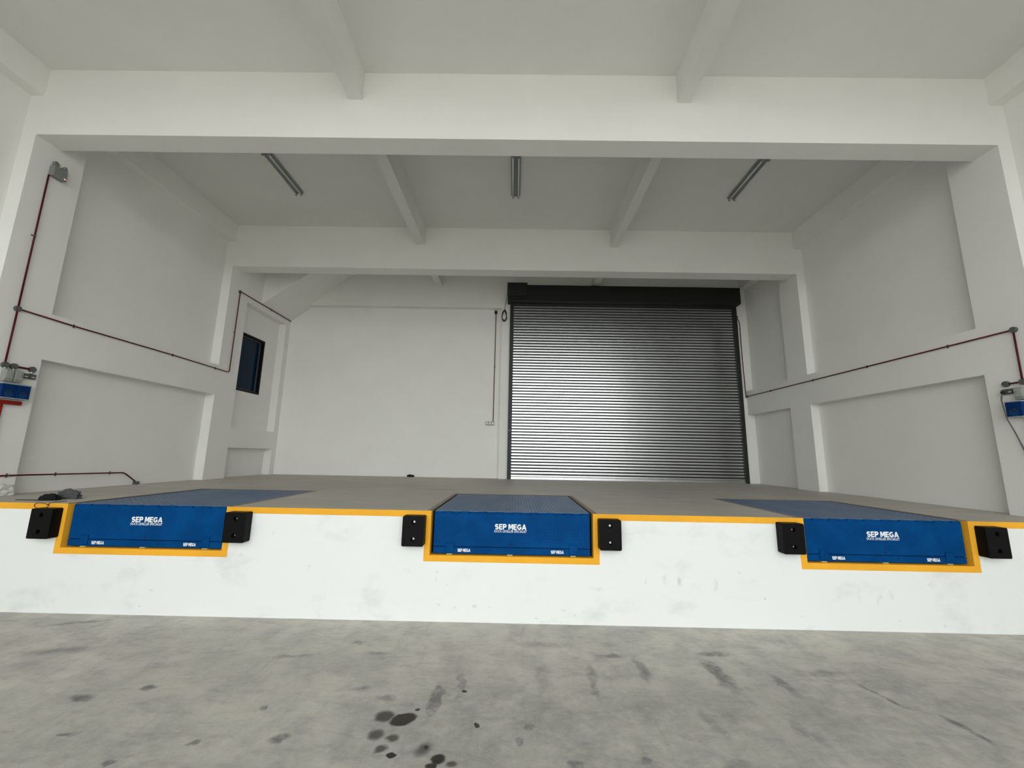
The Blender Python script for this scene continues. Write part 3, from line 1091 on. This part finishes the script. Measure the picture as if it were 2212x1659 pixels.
socket('double_socket', 'grey double socket with black lead on the right column', 'socket', (XR, 0.470, 2.942), RIGHT, 2, 0.072, 0.072, M['socket_grey'], M['box_grey'])
isolator('pale isolator box at the right picture edge beside the grey socket', (XR, 0.325, 2.846), RIGHT, 0.105, 0.172)
control_box('blue control box on the right column at the picture edge', (XR, 0.385, 2.605), RIGHT, 0.185, 0.225)
rd = thing('cable_duct', 'red pipe dropping below the blue box on the right column', 'duct', (XR, 0.36, 1.75))
b = MB()
b.tube([(-0.022, -.03, 0), (-0.022, -.03, 0.855)], 0.013, 10)
b.build('drop_pipe', M['red_plastic'], rd)
cb = thing('power_cable', 'thin dark cable hanging from the right socket past the blue box', 'cable', (XR, 0.47, 1.5))
b = MB()
b.tube([(-0.058, 0.035, 1.455), (-0.085, 0.037, 1.42), (-0.105, 0.03, 1.36), (-0.115, 0.015, 1.25), (-0.112, 0.0, 1.09), (-0.06, -0.02, 0.90), (-0.03, -0.045, 0.72), (-0.02, -0.09, 0.50), (-0.02, -0.14, 0.25)], 0.0075, 8)
b.build('lead', M['grey_cable'], cb)
b = MB()
b.box(-0.075, -0.048, 0.018, 0.055, 1.448, 1.485, bevel=0.004)
b.build('plug', M['black_cable'], cb)

socket('triple_socket', 'row of three pale sockets at the foot of the back wall conduit', 'socket', (-0.745, YW, 2.845), 0, 3, 0.09, 0.10, M['box_grey'], M['pale_plate'])

# emergency lamp
em = thing('emergency_light', 'grey twin lamp emergency light high on the left column', 'emergency light', (XL, 0.40, 6.06))
b = MB()
b.box(0, 0.085, -0.105, 0.078, 0, 0.165, bevel=0.008)
b.build('case', M['emergency'], em)
for y in (-0.07, 0.058):
    b = MB()
    b.cyl((0.045, y, 0.160), (0, 0, 1), 0.010, 0.030, 10)
    c0, ax = Vector((0.045, y, 0.205)), Vector((0.80, 0.10 if y < 0 else 0.45, 0.10)).normalized()
    b.cyl(c0 - ax * 0.035, ax, 0.022, 0.03, 18, r2=0.042)
    b.cyl(c0 - ax * 0.005, ax, 0.042, 0.025, 18, r2=0.044)
    h_ = b.build('lamp_head', M['emergency'], em)
    b = MB()
    b.cyl(c0 + ax * 0.018, ax, 0.036, 0.003, 18)
    b.cyl(c0 + ax * 0.020, ax, 0.014, 0.004, 14)
    b.build('lens', M['lens'], h_)
b = MB()
b.box(0.084, 0.090, 0.040, 0.060, 0.030, 0.040)
b.build('indicator', M['led'], em)


# ------------------------------------------------------------------ ceiling battens
def make_batten():
    """origin on the ceiling, middle of the fitting; long along y"""
    root = thing('ceiling_light', '', 'ceiling light')
    L2 = 0.635
    b = MB()
    b.extrude_profile([(-0.03, 0), (-0.03, -0.045), (0.03, -0.045), (0.03, 0)], (1, 0, 0), (0, 0, 1), (0, -L2, 0), (0, 1, 0), 2 * L2)
    b.extrude_profile([(-0.095, -0.028), (-0.03, -0.046), (0.03, -0.046), (0.095, -0.028), (0.095, -0.024), (-0.095, -0.024)], (1, 0, 0), (0, 0, 1), (0, -L2, 0), (0, 1, 0), 2 * L2)
    b.build('housing', M['housing'], root)
    for s in (-1, 1):
        b = MB()
        b.cyl((s * 0.058, -L2 + 0.03, -0.078), (0, 1, 0), 0.014, 2 * L2 - 0.06, 16)
        t = b.build('tube', M['tube'], root)
        for y in (-L2 + 0.002, L2 - 0.032):
            b = MB()
            b.box(s * 0.058 - 0.019, s * 0.058 + 0.019, y, y + 0.03, -0.098, -0.03, bevel=0.004)
            b.build('lampholder', M['light_grey'], t)
    return root


proto = make_batten()
for i, (x, lb) in enumerate(((-4.885, 'unlit twin tube ceiling light in the left bay, nearest the window wall'),
                             (-0.052, 'unlit twin tube ceiling light in the middle bay between the two joists'),
                             (4.715, 'unlit twin tube ceiling light in the right bay above the shutter side'))):
    o = proto if i == 0 else copy_tree(proto)
    o.location = (x, 2.325, ZC)
    tag(o, lb, 'ceiling light', 'twin tube ceiling lights')


# ------------------------------------------------------------------ things lying about
def cloth_heap(name, label, cat, mat, c, size, seed, fold=0.35):
    bm = bmesh.new()
    bmesh.ops.create_icosphere(bm, subdivisions=5, radius=1.0)
    off = Vector((seed * 3.7, seed * 1.3, seed))
    for v in bm.verts:
        p = v.co.copy()
        rad = 1 + fold * noise.noise(p * 1.6 + off) + fold * .55 * noise.noise(p * 3.4 + off * 2) + fold * .25 * abs(noise.noise(p * 8 + off))
        ridge = 1 - abs(noise.noise(p * 2.4 + off * 3)) * 2
        q = p * (rad + .12 * ridge)
        q.z = max(q.z, -0.35)
        v.co = Vector((q.x * size[0], q.y * size[1], (q.z + 0.35) * size[2]))
    z0 = min(v.co.z for v in bm.verts)
    for v in bm.verts:
        v.co.z -= z0
    for f in bm.faces:
        f.smooth = True
    bx = MB()
    bx.bm.free()
    bx.bm = bm
    o = bx.build(name, mat, loc=c)
    return tag(o, label, cat)


cloth_heap('jacket', 'crumpled black jacket at the dock edge, left part of the heap', 'jacket', M['black_cloth'], (-6.13, 0.30, H), (0.105, 0.075, 0.055), 2, 0.3)
cloth_heap('jacket', 'crumpled grey jacket lying behind and right of the black one', 'jacket', M['grey_cloth'], (-6.10, 0.485, H), (0.150, 0.075, 0.078), 5, 0.36)
ln = tag(MB().tube(bend([(-6.52, 0.235, H + 0.007), (-6.1, 0.26, H + 0.007), (-6.06, 0.22, H + 0.007), (-6.10, 0.205, H + 0.007), (-6.50, 0.22, H + 0.007)], 0.02), 0.0032, 8).build('flat_strap', M['black_cable']),
         'thin black doubled strap lying on the dock left of the jackets', 'strap')
pts = []
for k in range(22):
    t = -0.15 + 1.0 * k / 21 * 2 * math.pi * 0.97
    pts.append((-5.88 + 0.088 * math.cos(t) - 0.02 * math.sin(t) ** 2, -0.016 - 0.006 * math.sin(t), H - 0.028 + 0.034 * math.sin(t)))
lead = [(-5.80, 0.20, H + 0.008), (-5.80, 0.05, H + 0.008), (-5.79, -0.01, H + 0.002)]
tag(MB().tube(bend(lead, .03) + pts, 0.0036, 8).build('cord', M['cord']), 'thin dark cord looped over the yellow dock edge below the jackets', 'cord')

# milky film bunched at the foot of the left column
b = MB()
nu, nv = 26, 22
grid = []
for i in range(nu):
    row = []
    for j in range(nv):
        u, v = i / (nu - 1), j / (nv - 1)
        p = Vector((u * 3, v * 3, 0.3))
        bulge = 0.045 + 0.045 * noise.noise(p * 1.6) + 0.03 * abs(noise.noise(p * 3.5))
        bulge = max(0.006, bulge * (1 - v * 0.75))
        row.append(b.bm.verts.new((bulge, -0.28 + u * 0.40, 0.002 + v * (0.15 + 0.05 * noise.noise(Vector((u * 5, 0, 2)))))))
    grid.append(row)
for i in range(nu - 1):
    for j in range(nv - 1):
        f = b.bm.faces.new((grid[i][j], grid[i + 1][j], grid[i + 1][j + 1], grid[i][j + 1]))
        f.smooth = True
o = b.build('plastic_sheet', M['film'], loc=(XL + 0.002, 0.60, H))
sol = o.modifiers.new('thickness', 'SOLIDIFY')
sol.thickness = 0.002
tag(o, 'milky crumpled plastic sheet at the foot of the left column', 'plastic sheet')

cloth_heap('rag', 'small black scrap of cloth on the dock floor against the back wall', 'rag', M['black_cloth'], (-3.05, YW - 0.10, H), (0.085, 0.045, 0.05), 9, 0.5)
